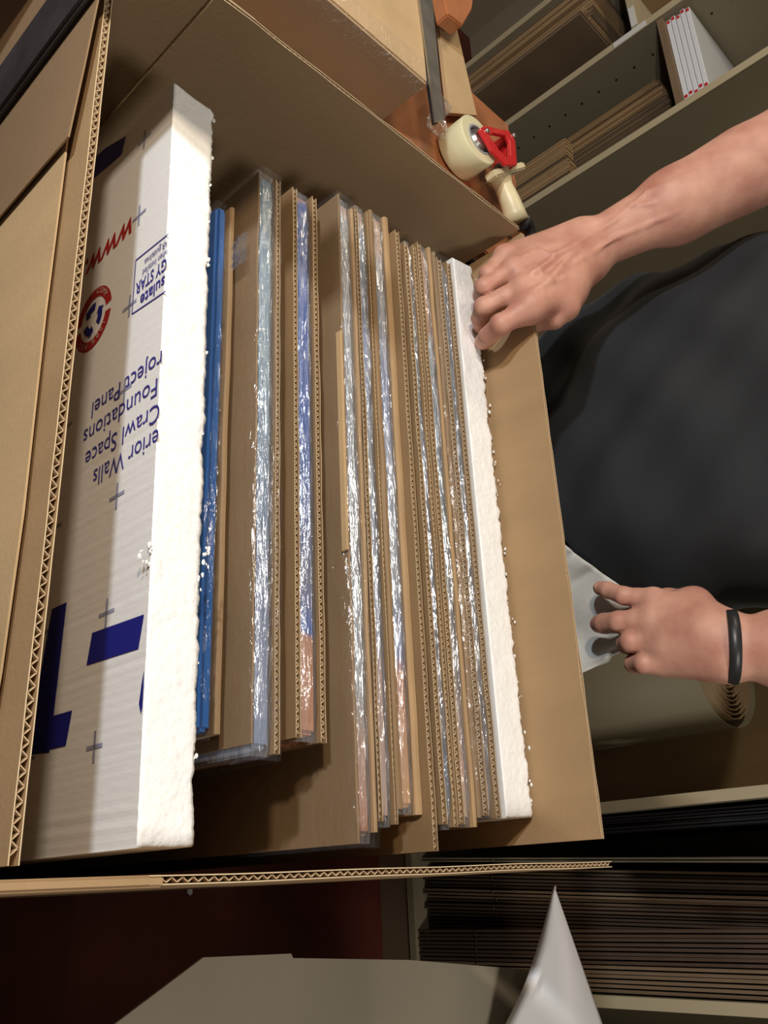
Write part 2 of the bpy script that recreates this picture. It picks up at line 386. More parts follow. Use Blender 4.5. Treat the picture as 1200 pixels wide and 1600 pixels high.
# ------------------------------------------------------------------ tape gun
def tape_gun():
    t = thing('tape_gun', 'hand tape dispenser with red frame and cream handle on the wooden table', 'tape dispenser')
    c = hz(729, 232, -1.10); cx, cy = c.x, c.y; R, Hh = .035, .040; z0 = zt+.004
    def lathe(name, prof, m, par, n=56):
        V = []; Fc = []; k = len(prof)
        for i in range(n):
            a = 2*math.pi*i/n
            for r, z in prof: V.append((cx+r*math.cos(a), cy+r*math.sin(a), z0+z))
        for i in range(n):
            for j in range(k): Fc.append((i*k+j, ((i+1) % n)*k+j, ((i+1) % n)*k+(j+1) % k, i*k+(j+1) % k))
        return obj(name, V, Fc, m, par, False)
    r = lathe('tape_roll', [(.0215, 0), (R-.001, 0), (R, .001), (R, Hh-.001), (R-.001, Hh), (.0215, Hh)], M_tape, t)
    for f_ in r.data.polygons: f_.use_smooth = abs(f_.normal.z) < .3
    lathe('core', [(.019, -.001), (.0213, -.001), (.0213, Hh+.001), (.019, Hh+.001)], M_core, r)
    lathe('hub', [(.0001, .004), (.017, .004), (.017, Hh-.004), (.012, Hh+.003), (.0001, Hh+.004)], M_steel, r)
    zz = (z0+Hh+.004-ZC)/S
    P = [hz(*q, zz) for q in ((744, 205), (752, 200), (790, 208), (800, 222), (803, 262), (786, 262), (763, 238))]
    Q = [hz(*q, zz) for q in ((760, 216), (766, 212), (786, 216), (791, 224), (792, 246), (786, 249), (775, 238))]
    V = []; Fc = []; n = 7
    for dz in (0, .006):
        V += [p+Vector((0, 0, dz)) for p in P]+[p+Vector((0, 0, dz)) for p in Q]
    for i in range(n):
        j = (i+1) % n
        Fc += [(i, j, 14+j, 14+i), (n+i, 14+n+i, 14+n+j, n+j), (14+i, 14+j, 14+n+j, 14+n+i), (i, n+i, n+j, j)]
    fr = obj('red_frame', V, Fc, M_red, t)
    md = fr.modifiers.new('b', 'BEVEL'); md.width = .0018; md.segments = 2
    # frame wall dropping to the handle, plus cutter guard
    prism('frame_web', [hz(790, 208, zz), hz(800, 222, zz), hz(803, 262, zz), hz(799, 262, zz), hz(796, 224, zz), hz(787, 212, zz)], (0, 0, -.030), M_red, t, .001)
    for q in ((755, 209), (797, 216)):
        bm = bmesh.new(); bmesh.ops.create_cone(bm, cap_ends=True, segments=16, radius1=.004, radius2=.003, depth=.003, matrix=Matrix.Translation(hz(*q, zz)+Vector((0, 0, .007))))
        finish('rivet', bm, M_steel, fr, True)
    zh = (z0+.022-ZC)/S
    A = [hz(*q, zh) for q in ((777, 270), (781, 276), (787, 292), (797, 315), (804, 334), (808, 347))]
    tube('handle', A, [.022, .016, .0125, .014, .015, .0165], M_cream, t, 20)
    a = hz(758, 281, zh); b = hz(804, 268, zh)
    bm = bmesh.new(); d = (b-a).normalized(); nn = Vector((-d.y, d.x, 0))*.005
    prism('handle_guard', [a-nn, b-nn, b+nn, a+nn], (0, 0, .018), M_cream, t, .002); bm.free()
    prism('black_guard', [hz(772, 258, zh), hz(796, 256, zh), hz(798, 266, zh), hz(766, 270, zh)], (0, 0, .012), M_black, t, .001)
    tube('black_end', [hz(812, 346, zh), hz(820, 350, zh), hz(828, 362, zh), hz(833, 380, zh), hz(834, 394, zh)], [.013, .012, .008, .006, .005], M_black, t, 12, sx=1.2)
    tube('steel_rim', [hz(817, 343, zh-.0), hz(827, 352, zh), hz(834, 368, zh), hz(835, 384, zh)], .003, M_zip, t, 8)
tape_gun()
# odds and ends behind the carton corner
o = prism('plastic_bag', [hz(742, 384, -1.2), hz(770, 372, -1.2), hz(800, 395, -1.2), hz(790, 420, -1.2), hz(745, 425, -1.2)], (0, 0, -.012), M_zip, bev=.003)
tag(o, 'blue grey plastic bag crumpled in the gap behind the carton corner', 'bag')
tube_o = tube('wire_tie', [hz(757, 388, -1.17), hz(764, 384, -1.15), hz(772, 378, -1.17), hz(768, 388, -1.17), hz(760, 378, -1.17), hz(771, 392, -1.17)], .0014, M_steel)
tag(tube_o, 'thin bent wire tie on the plastic bag', 'wire')
o = prism('black_strap', [hz(724, 400, -1.25), hz(745, 378, -1.25), hz(758, 378, -1.25), hz(742, 412, -1.25), hz(728, 428, -1.25)], (0, 0, -.02), M_black, bev=.002)
tag(o, 'black strap end in the gap beside the far foam sheet', 'strap')
# the ledge that carries them
o = boxo('ledge_board', (-1.62*S, 1.68*S, 0), (-1.50*S, 2.05*S, uz(-1.28)), M_cardd); tag(o, 'dark brown closed carton standing behind the corner of the open carton', 'carton')

# ================================================================== THE OPEN CARTON
cb = thing('open_carton', 'large open corrugated carton filled with wrapped flat packages', 'carton')
zT_ = uz(-1.0); zB = .006
yN, yFar, xL, xR = .445*S, 1.650*S, -1.590*S, -.020*S
flute_panel(cb, 'x', -1.72*S, -.035*S, yN, .0062, zB, zT_, .0074, M_card, 'near_wall')
flute_panel(cb, 'x', -1.585*S, -.062*S, yFar, .0042, zB, zT_, .0062, M_card, 'far_wall')
flute_panel(cb, 'y', .665*S, 1.64*S, xL-.004, .0042, zB, zT_, .0064, M_cardshade, 'side_wall', wob=.002)
flute_panel(cb, 'y', .62*S, 1.675*S, xR, .0052, zB, zT_, .0072, M_card, 'side_wall', wob=.002)
boxo('folded_edge', (xR-.0006, yN-.012, zB), (xR+.0058, .64*S, zT_+.001), M_card, cb, .0015)
boxo('inner_side_wall', (xL-.010, yN+.006, zB), (xL-.0055, .76*S, zT_-.002), M_cardshade, cb, .0005)
boxo('bottom_panel', (xL-.004, yN, 0), (xR+.004, yFar+.004, .006), M_card, cb, .0005)

# sheets standing against the near wall
P = [hy(105, 213, .434), hy(70, 487, .434), hy(35, 800, .434), hy(0, 1050, .434), hy(-60, 1400, .434)]
zlow = .0
pts = P+[Vector((P[-1].x, P[-1].y, zlow)), Vector((P[0].x-.02, P[0].y, zlow))]
o = prism('cardboard_sheet', pts, (0, .0014, 0), M_card2); tag(o, 'pale cardboard sheet standing against the near side of the open carton', 'cardboard')
pts = [hy(156, -60, .424), hy(152, 0, .424), hy(130, 105, .424), hy(106, 213, .424), Vector((hy(106, 213, .424).x, .424*S, 0)), Vector((-1.3, .424*S, 0)), Vector((-1.3, .424*S, hy(156, -60, .424).z))]
o = prism('cardboard_sheet', pts, (0, .0014, 0), M_cardm); tag(o, 'brown cardboard sheet with a wide black band at the corner of the photo', 'cardboard')
a, b = 0, 0
xa, xb = hy(60, 44, .424).x, hy(60, 116, .424).x
boxo('black_band', (xa, .424*S-.008, 0), (xb, .424*S-.0002, 1.25), M_band, o, .003)

# ------------------------------------------------------------------ foam sheets
def foam_sheet(label, near0, near1, far0, far1, z, name='foam_sheet', ragged=.0015, seed=0, amp=.0015):
    """near0/near1: left/right ends (x,y) of near top edge; far0/far1 likewise; stands on the carton bottom"""
    n, mI = 330, 12
    V = []; Fc = []
    for i in range(n+1):
        s = i/n; A = near0.lerp(near1, s); B = far0.lerp(far1, s)
        jag = ragged*(noise.noise(Vector((s*70, seed, 0)))+.9*noise.noise(Vector((s*23, seed, 3)))+.5*noise.noise(Vector((s*190, seed, 6))))
        jn = .0004*noise.noise(Vector((s*120, seed, 9)))
        for j in range(mI+1):
            q = j/mI; p = A.lerp(B, q); p.y += jag*(q**3)+jn*(1-q)
            e = 0 if j == 0 else 1
            zz = z+e*amp*(noise.noise(p*45+Vector((0, 0, seed)))*1.2+noise.noise(p*170)*.7)-(.0018 if j == mI else 0)
            if i in (0, n): zz -= .0008
            V.append(Vector((p.x, p.y, zz)))
    W = mI+1
    for i in range(n):
        for j in range(mI):
            a = i*W+j; Fc.append((a, a+W, a+W+1, a+1))
    b0 = len(V)
    rim = [i*W for i in range(n+1)]; rimf = [i*W+mI for i in range(n+1)]
    def skirt(ids, flip):
        base = len(V)
        for k in ids: V.append(Vector((V[k].x, V[k].y, .0065)))
        for k in range(len(ids)-1):
            q = (ids[k], ids[k+1], base+k+1, base+k); Fc.append(q[::-1] if flip else q)
    nf = len(Fc); skirt(rim, True); nf2 = len(Fc); skirt(rimf, False)
    skirt(list(range(W)), False); skirt([n*W+j for j in range(W)], True)
    o = obj(name, V, Fc, [M_foam, M_face])
    for k, f_ in enumerate(o.data.polygons):
        if nf <= k < nf2: f_.material_index = 1
        f_.use_smooth = k < nf
    tag(o, label, 'foam sheet'); return o
zf1 = -1.07
f1 = foam_sheet('thick white foam sheet with blue and red print at the near side', hz(272, 128, zf1), hz(213, 1325, zf1), hz(334, 174, zf1), hz(303, 1323, zf1), uz(zf1), ragged=.002, seed=1, amp=.0009)
zf2 = -1.155
f2 = foam_sheet('thin white foam sheet with ragged edge along the far wall of the carton', hz(707, 402, zf2), hz(791, 1278, zf2), hz(739, 418, zf2), hz(834, 1277, zf2), uz(zf2), ragged=.0045, seed=4, amp=.0008)
def crumbs(par, pts, m=M_foam):
    bm = bmesh.new()
    for p in pts:
        r = random.uniform(.0006, .0019)
        g = bmesh.ops.create_icosphere(bm, subdivisions=1, radius=r, matrix=Matrix.Translation(p) @ Matrix.Diagonal((1.4, .8, .7, 1)))
        for v in g['verts']: v.co += Vector((random.uniform(-1, 1), random.uniform(-1, 1), random.uniform(-1, 1)))*r*.25
    tag(finish('foam_crumbs', bm, m, par), kind='stuff')
pts = []
for k in range(45):
    s = random.random(); A = hz(739, 418, zf2).lerp(hz(834, 1277, zf2), s); pts.append(A+Vector((0, random.uniform(-.003, .005), random.uniform(-.003, .002))))
crumbs(f2, pts)
pts = [hz(240, 870, zf1)+Vector((random.uniform(-.008, .008), random.uniform(-.012, -.002), random.uniform(-.001, .004))) for _ in range(9)]
pts += [hz(322, 868, zf1)+Vector((random.uniform(-.008, .008), random.uniform(-.004, .003), random.uniform(-.001, .002))) for _ in range(8)]
for k in range(16):
    s = random.random(); pts.append(hz(334, 174, zf1).lerp(hz(303, 1323, zf1), s)+Vector((0, random.uniform(-.002, .002), random.uniform(-.002, .001))))
crumbs(f1, pts)

# print on the facer of the near foam sheet: reads downward, letters' tops towards +x
def face_y(px, py):
    A, B = hz(272, 128, zf1), hz(213, 1325, zf1)
    d = R3 @ Vector((px-600, py-800, F_))
    # intersect with the vertical plane through A,B
    nrm = Vector((B.y-A.y, -(B.x-A.x), 0)); o_ = Vector((0, 0, ZC))
    tt = (A-o_).dot(nrm)/d.dot(nrm); return o_+d*tt
FA, FB = hz(272, 128, zf1), hz(213, 1325, zf1)
fX = Vector((FB.x-FA.x, FB.y-FA.y, 0)).normalized(); fN = Vector((fX.y, -fX.x, 0))   # outward, towards the camera
PRINT = []
def poly_print(name, px, m, lay=1):
    pts = [face_y(*p)+fN*(.0003+.0002*lay) for p in px]
    return obj(name, pts, [tuple(range(len(pts)))], m, f1)
def text_print(txt, px, py, size, m, shear=0, bold=0, squeeze=1, name='printed_text', rot=0, origin=None, lay=1):
    cu = bpy.data.curves.new('t', 'FONT'); cu.body = txt; cu.size = size; cu.shear = shear; cu.offset = bold; cu.resolution_u = 3
    tmp = bpy.data.objects.new('t', cu); col.objects.link(tmp)
    me = bpy.data.meshes.new_from_object(tmp.evaluated_get(bpy.context.evaluated_depsgraph_get())); bpy.data.objects.remove(tmp)
    me.materials.clear()
    o = origin or face_y(px, py)
    r = Vector((0, 0, -1)); up = fX
    if rot: r, up = r*math.cos(rot)+up*math.sin(rot), up*math.cos(rot)-r*math.sin(rot)
    Mx = Matrix.Identity(4); Mx.col[0][:3] = r*squeeze; Mx.col[1][:3] = up; Mx.col[2][:3] = fN; Mx.translation = o+fN*(.0003+.0002*lay)
    me.transform(Mx); me.name = name
    return link(name, me, m, f1)
def text_fit(txt, p0, p1, size, m, **k):
    """squeeze the word so that it runs from pixel p0 to pixel p1 along the panel"""
    cu = bpy.data.curves.new('t', 'FONT'); cu.body = txt; cu.size = size
    tmp = bpy.data.objects.new('t', cu); col.objects.link(tmp); bpy.context.view_layer.update(); wdt = tmp.dimensions.x; bpy.data.objects.remove(tmp)
    a, b = face_y(*p0), face_y(*p1)
    return text_print(txt, *p0, size, m, squeeze=(a.z-b.z)/max(wdt, .001), **k)
poly_print('letter_stroke', ((105, 941), (82, 952), (42, 1180), (78, 1176)), M_navy)
poly_print('letter_stroke', ((66, 1124), (114, 1110), (104, 1165), (42, 1180)), M_navy, 2)
poly_print('printed_dash', ((145, 989), (226, 960), (217, 1014), (136, 1040)), M_navy)
poly_print('letter_arc', ((226, 1047), (222, 1070), (218, 1100), (221, 1116), (223.5, 1104), (225, 1075)), M_navy)
poly_print('letter_stroke', ((165, 232), (197, 213), (190, 242), (141, 284), (145, 250)), M_navy)
text_fit('erior Walls', (250, 668), (148, 738), .0215, M_text)
text_fit('Crawl Space', (252, 627), (136, 708), .0215, M_text)
text_fit('Foundations', (249, 589), (134, 668), .0215, M_text)
text_fit('roject Panel', (256, 546), (147, 628), .0215, M_text)
text_fit('www.', (212, 334), (136, 402), .036, M_redp, shear=.3, bold=.0006)
text_fit('sulate', (259, 430), (221, 466), .016, M_text, bold=.0003)
text_fit('GY STAR', (262, 402), (214, 449), .016, M_text, bold=.0003)
text_fit('when installed', (263, 388), (224, 420), .009, M_text)
text_fit('AR guidelines', (263, 374), (227, 406), .009, M_text)
def line_print(p0, p1, wd, m, name='printed_line', lay=1):
    a, b = face_y(*p0), face_y(*p1); d = (b-a).normalized(); q = d.cross(fN)*wd/2; e = fN*(.0003+.0002*lay)
    return obj(name, [a-q+e, b-q+e, b+q+e, a+q+e], [(0, 1, 2, 3)], m, f1)
line_print((264, 366), (213, 407), .0012, M_text); line_print((213, 407), (207, 491), .0012, M_text); line_print((207, 491), (260, 455), .0012, M_text)
for (x, y) in ((226, 218), (218, 337), (203, 478), (195, 610), (183, 775), (167, 958), (148, 1167), (45, 1186), (103, 668), (87, 824), (66, 990)):
    c = face_y(x, y); e = fN*.0004
    for d1, d2 in ((fX, Vector((0, 0, 1))), (Vector((0, 0, 1)), fX)):
        a = d1*.0105; b = d2*.0014
        obj('printed_cross', [c-a-b+e, c+a-b+e, c+a+b+e, c-a+b+e], [(0, 1, 2, 3)], M_grey, f1)
# recycling roundel
rc = face_y(146, 499)
def ring_pt(r, a, lay=1):
    r *= .66
    return rc+(fX*math.cos(a)+Vector((0, 0, 1))*math.sin(a))*r+fN*(.0003+.0002*lay)
for a0, a1 in ((math.radians(98), math.radians(262)), (math.radians(278), math.radians(442))):
    V = []; n = 36
    for i in range(n+1):
        a = a0+(a1-a0)*i/n; V += [ring_pt(.032, a), ring_pt(.046, a)]
    obj('red_ring', V, [(2*i, 2*i+1, 2*i+3, 2*i+2) for i in range(n)], M_redp, f1)
for k in range(3):
    a = math.radians(90+120*k)
    V = []; n = 8
    for i in range(n+1):
        q = a-.75+1.0*i/n; V += [ring_pt(.013, q, 2), ring_pt(.024, q, 2)]
    V += [ring_pt(.009, a+.25, 2), ring_pt(.029, a+.25, 2), ring_pt(.019, a+.72, 2)]
    obj('recycling_arrow', V, [(2*i, 2*i+1, 2*i+3, 2*i+2) for i in range(n)]+[(2*n+2, 2*n+3, 2*n+4)], M_navy, f1)
def ring_text(txt, a_start, step):
    for i, ch in enumerate(txt):
        if ch == ' ': continue
        a = a_start-step*i
        org = ring_pt(.0355, a, 2)
        # tangent orientation
        text_print(ch, 0, 0, .0075, M_whp, rot=a, origin=org, lay=2)
ring_text('100% REC', math.radians(60), math.radians(14))
ring_text('COMP', math.radians(170), math.radians(14))

# ------------------------------------------------------------------ wrapped packages
def Yr(px, z): return hz(px, 720, z).y
def canvas(name, par, x0, x1, y0, y1, z, m, z0=.007):
    bm = bmesh.new(); box(bm, (x0+.004, y0, z0), (x1-.004, y1, z), min(.003, (y1-y0)*.3)); return finish(name, bm, m, par, False)
def film_strip(par, x0, x1, y0, y1, z, seed, m=None, drop=.05, bulge=.004, name='film_wrap'):
    n = max(30, int((x1-x0)/.004)); prof = [(-.0012, -drop), (-.0010, -.012), (0, -.001), (.25, .6), (.5, 1), (.75, .6), (1, -.001), (1.001, -.012), (1.002, -drop)]
    V = []; Fc = []; k = len(prof); wd = y1-y0
    for i in range(n+1):
        x = x0+(x1-x0)*i/n; e = min(1, min(i, n-i)/6)
        for j, (q, h) in enumerate(prof):
            nz = noise.noise(Vector((x*14, j*.9, seed*3.1)))+.5*noise.noise(Vector((x*60, j*1.7, seed)))
            if j < 2: V.append((x, y0-.0008-.0006*abs(nz), z+h))
            elif j > k-3: V.append((x, y1+.0008+.0006*abs(nz), z+h))
            else:
                V.append((x, y0+wd*min(1, max(0, q)), z+.0012+(max(h, 0)*bulge+.0022*nz*(1 if 2 < j < k-3 else .3))*e+(0 if e >= 1 else -.002*(1-e))))
    for i in range(n):
        for j in range(k-1): a = i*k+j; Fc.append((a, a+1, a+k+1, a+k))
    return obj(name, V, Fc, m or M_film, par, True)
def slab(par, x0, x1, y0, y1, z, m, name='cardboard_sheet', wob=.0012, seed=0, z0=.0068):
    """plain folded-edge sheet with gently wavy line"""
    n = 50; V = []; Fc = []; t = y1-y0
    prof = [(0, z0-z), (0, -t*.35), (t*.25, 0), (t*.75, 0), (t, -t*.35), (t, z0-z)]; k = len(prof)
    for i in range(n+1):
        x = x0+(x1-x0)*i/n; w_ = wob*noise.noise(Vector((x*7, seed*2.3, 0))); dz = .001*noise.noise(Vector((x*18, seed, 5)))
        for q, h in prof: V.append((x, y0+q+w_, z+h+(dz if h > -.1 else 0)))
    for i in range(n):
        for j in range(k-1): a = i*k+j; Fc.append((a, a+k, a+k+1, a+1))
    Fc.append(tuple(range(k))); Fc.append(tuple(range(n*k, n*k+k))[::-1])
    return obj(name, V, Fc, m, par)
LB = (.22, .37, .50); GB = (.28, .34, .42); OR = (.62, .27, .12); TAN = (.55, .34, .21); BL = (.03, .12, .50); SG = (.42, .44, .47); PK = (.60, .40, .31)
packs = [
 # label, z, left px (x,y), right px (x,y), layers (x0px,x1px,kind,material)
 ('blue edged canvas in clear film behind the near foam sheet', -1.150, (335, 302), (330, 1155),
   [(330, 347, 'core', M_blue, 0), (349, 357, 'slab', M_pack, 1)]),
 ('wrapped package with a light blue edge, second from the near foam', -1.100, (402, 256), (400, 1180),
   [(398.5, 401, 'slab', M_pack, 0), (402, 429, 'core', [(.0, LB), (.4, (.27, .42, .53)), (.8, (.20, .27, .45)), (1, (.30, .36, .55))], 1), (430.5, 437.5, 'flute', M_pack, 1)]),
 ('wrapped package with a bright blue edge and orange ends', -1.115, (452, 283), (470, 1157),
   [(460, 467, 'flute', M_pack, 0), (468, 493, 'core', [(.0, OR), (.035, OR), (.05, BL), (.5, BL), (.62, (.10, .18, .5)), (.80, (.22, .22, .33)), (.87, BL), (.88, OR), (1, OR)], 1), (494.5, 502, 'flute', M_pack, 1)]),
 ('silver grey wrapped package with a broad brown near face, longest of the stack', -1.090, (530, 303), (548, 1318),
   [(541, 544, 'slab', M_pack, 0), (545, 563, 'core', [(0, TAN), (.05, PK), (.06, SG), (.6, SG), (.86, SG), (.9, TAN), (1, OR)], 1), (564, 568, 'slab', M_card, 0)]),
 ('narrow silver wrapped package between corrugated sheets with a pinkish end', -1.105, (562, 318), (600, 1292),
   [(569.5, 575, 'flute', M_pack, 0), (576, 590, 'core', [(0, PK), (.06, PK), (.08, GB), (.3, (.2, .26, .5)), (.5, SG), (.78, (.42, .44, .6)), (.85, PK), (1, PK)], 1), (591, 595, 'flute', M_pack, 0)]),
 ('wrapped package with bluish film and an orange end, third from the narrow silver one', -1.100, (585, 327), (628, 1272),
   [(597, 603, 'slab', M_pack, 0), (604, 621, 'core', [(0, TAN), (.1, TAN), (.14, SG), (.4, (.3, .35, .55)), (.7, SG), (.82, (.2, .24, .5)), (.85, OR), (1, (.72, .38, .12))], 1), (622, 630, 'slab', M_card, 0)]),
 ('tall bare corrugated sheet standing between the wrapped packages', -1.080, (608, 352), (672, 1330),
   [(640, 646, 'flute', M_pack, 0)]),
 ('thin wrapped package with a violet blue edge in loose film', -1.100, (622, 362), (700, 1296),
   [(654, 660, 'flute', M_pack, 1), (661, 668, 'core', [(0, OR), (.15, OR), (.2, GB), (.45, (.24, .26, .48)), (.7, (.2, .22, .4)), (.9, TAN), (.95, BL), (1, LB)], 0), (669, 674, 'flute', M_pack, 1)]),
 ('dark grey film wrapped package with a pale orange end near the far foam', -1.105, (650, 372), (735, 1292),
   [(677, 683, 'flute', M_pack, 0), (684.5, 695, 'core', [(0, TAN), (.2, OR), (.24, GB), (.6, (.24, .32, .36)), (.92, TAN), (.95, OR), (1, (.6, .4, .2))], 1), (696, 700, 'slab', M_card, 0)]),
 ('brown cardboard package loosely wrapped in film beside the far foam sheet', -1.125, (672, 390), (765, 1278),
   [(703, 708, 'slab', M_pack, 0), (709, 716, 'flute', M_pack, 1), (719, 724, 'core', [(0, (.2, .2, .22)), (.5, (.16, .22, .3)), (1, TAN)], 0), (725.5, 732, 'flute', M_pack, 1)]),
]
prevy = 0
for pi, (lab, z, pl, pr_, layers) in enumerate(packs):
    t = thing('wrapped_package' if len(layers) > 1 else 'corrugated_sheet', lab, 'package' if len(layers) > 1 else 'cardboard')
    x0, x1 = hz(*pl, z).x, hz(*pr_, z).x
    zz = uz(z)
    for li, (a, b, kind, m, fl) in enumerate(layers):
        y0, y1 = Yr(a, z), Yr(b, z)
        if y0 < prevy: print('OVERLAP', lab, li, round(prevy-y0, 4)); 
        prevy = y1
        dx = .004*((li*37+pi*11) % 3)
        if kind == 'core':
            if isinstance(m, list): m = ramp_mat('canvas_edge_%d' % pi, m)
            c = canvas('canvas_edge', t, x0+.002, x1-.002, y0, y1, zz-.004, m)
            film_strip(t, x0, x1, y0, y1, zz-.004, pi+1, M_thin if pi == 0 else M_film, name='film_wrap')
        elif kind == 'slab': slab(t, x0+dx, x1-dx, y0, y1, zz, m, seed=pi*5+li)
        else: flute_panel(t, 'x', x0+dx, x1-dx*.5, y0, y1-y0, .0068, zz, .0058, m, 'cardboard_sheet', wob=0, lin=.0005)
    if pi in (1, 3, 9):
        film_strip(t, x0-.003, x1+.003, Yr(layers[0][0], z)-.001, Yr(layers[-1][1], z)+.001, zz+.001, pi+20, M_thin, drop=.16, bulge=.002, name='outer_film')
# crumpled tape lump on the second package and a flap of tape on the fourth
p = hz(392, 384, -1.1)
V = []; Fc = []
for i in range(9):
    for j in range(7):
        q = Vector((p.x+(i-4)*.004, p.y-.0015-.003*abs(math.sin(i*1.9+j)), p.z-.001-j*.006)); V.append(q)
for i in range(8):
    for j in range(6): a = i*7+j; Fc.append((a, a+7, a+8, a+1))
pk = [o for o in col.objects if o.get('label', '').startswith('wrapped package with a light blue edge')][0]
obj('crumpled_tape', V, Fc, M_clear, pk, True)
pk = [o for o in col.objects if o.get('label', '').startswith('silver grey wrapped package')][0]
boxo('cardboard_flap', (hz(540, 520, -1.09).x, Yr(539.2, -1.09)-.0015, uz(-1.104)), (hz(545, 860, -1.09).x, Yr(540.6, -1.09)-.0004, uz(-1.088)), M_card2, pk, .0006)

# ================================================================== RIGHT SIDE: table with paper
zz = -1.7
P = [hz(150, 1620, zz), hz(180, 1600, zz), hz(318, 1496, zz), hz(455, 1490, zz), hz(458, 1497, zz), hz(640, 1500, zz), hz(860, 1518, zz)]
P += [Vector((P[-1].x+.5, P[-1].y, P[-1].z)), Vector((P[0].x+.55, P[0].y, P[0].z))]
o = prism('kraft_paper_sheet', P, (0, 0, -.003), M_kpaper); tag(o, 'dull grey brown board lying over the edge of the side table', 'board')
t = thing('side_table', 'plain brown side table under the grey board', 'table')
zt2 = uz(zz)-.0035
y0, y1 = P[0].y, P[6].y
boxo('table_top', (.165, y0+.02, zt2-.02), (.75, y1-.02, zt2), M_cardd, t, .002)
for x in (.19, .72):
    for y in (y0+.05, y1-.05): boxo('leg', (x-.018, y-.018, 0), (x+.018, y+.018, zt2-.02), M_cardd, t, .002)
# curled sheet of white paper, one corner pointing over the carton
def white_sheet():
    A = hz(866, 1384, -1.52)
    B = hz(738, 1610, -1.68); C = hz(946, 1612, -1.68); B2 = hz(700, 1700, -1.69); C2 = hz(975, 1720, -1.69)
    V = []; Fc = []; n = 28; mI = 22
    for i in range(n+1):
        s = i/n
        L_ = A.lerp(B, s/.7) if s < .7 else B.lerp(B2, (s-.7)/.3)
        R_ = A.lerp(C, s/.7) if s < .7 else C.lerp(C2, (s-.7)/.3)
        L_ = L_+(A-L_).cross(Vector((0, 0, 1))).normalized()*.010*math.sin(min(1, s/.7)*math.pi)
        for j in range(mI+1):
            q = j/mI; p = L_.lerp(R_, q)
            p.z += .022*math.sin(q*math.pi)*min(1, s*2)
            if q < .16:                                   # curled lip along the near edge
                a = (1-q/.16)*2.6; r = .011*min(1, s*3+.15)
                base = L_.lerp(R_, .16); base.z += .022*math.sin(.16*math.pi)*min(1, s*2)
                d = (L_-R_).normalized()
                p = base+d*(r*math.sin(a))+Vector((0, 0, r*(1-math.cos(a))))
            V.append(p)
    for i in range(n):
        for j in range(mI): a = i*(mI+1)+j; Fc.append((a, a+mI+1, a+mI+2, a+1))
    o = obj('paper_sheet', V, Fc, M_paper, None, True); md = o.modifiers.new('s', 'SOLIDIFY'); md.thickness = .0004
    tag(o, 'white paper sheet with a curled edge and pointed corner on the grey board', 'paper')
white_sheet()
o = None
bm = bmesh.new(); bmesh.ops.create_icosphere(bm, subdivisions=2, radius=.006, matrix=Matrix.Translation(hz(299, 1390, -3.15)) @ Matrix.Diagonal((1.6, .9, .7, 1)))
for v in bm.verts: v.co += Vector([random.uniform(-.0015, .0015) for _ in range(3)])
o = finish('foam_scrap', bm, M_foam); o.location.z += .0; tag(o, 'small white foam scrap lying on the dark red floor', 'scrap')
zmin = min(v.co.z for v in o.data.vertices); o.location.z = -zmin

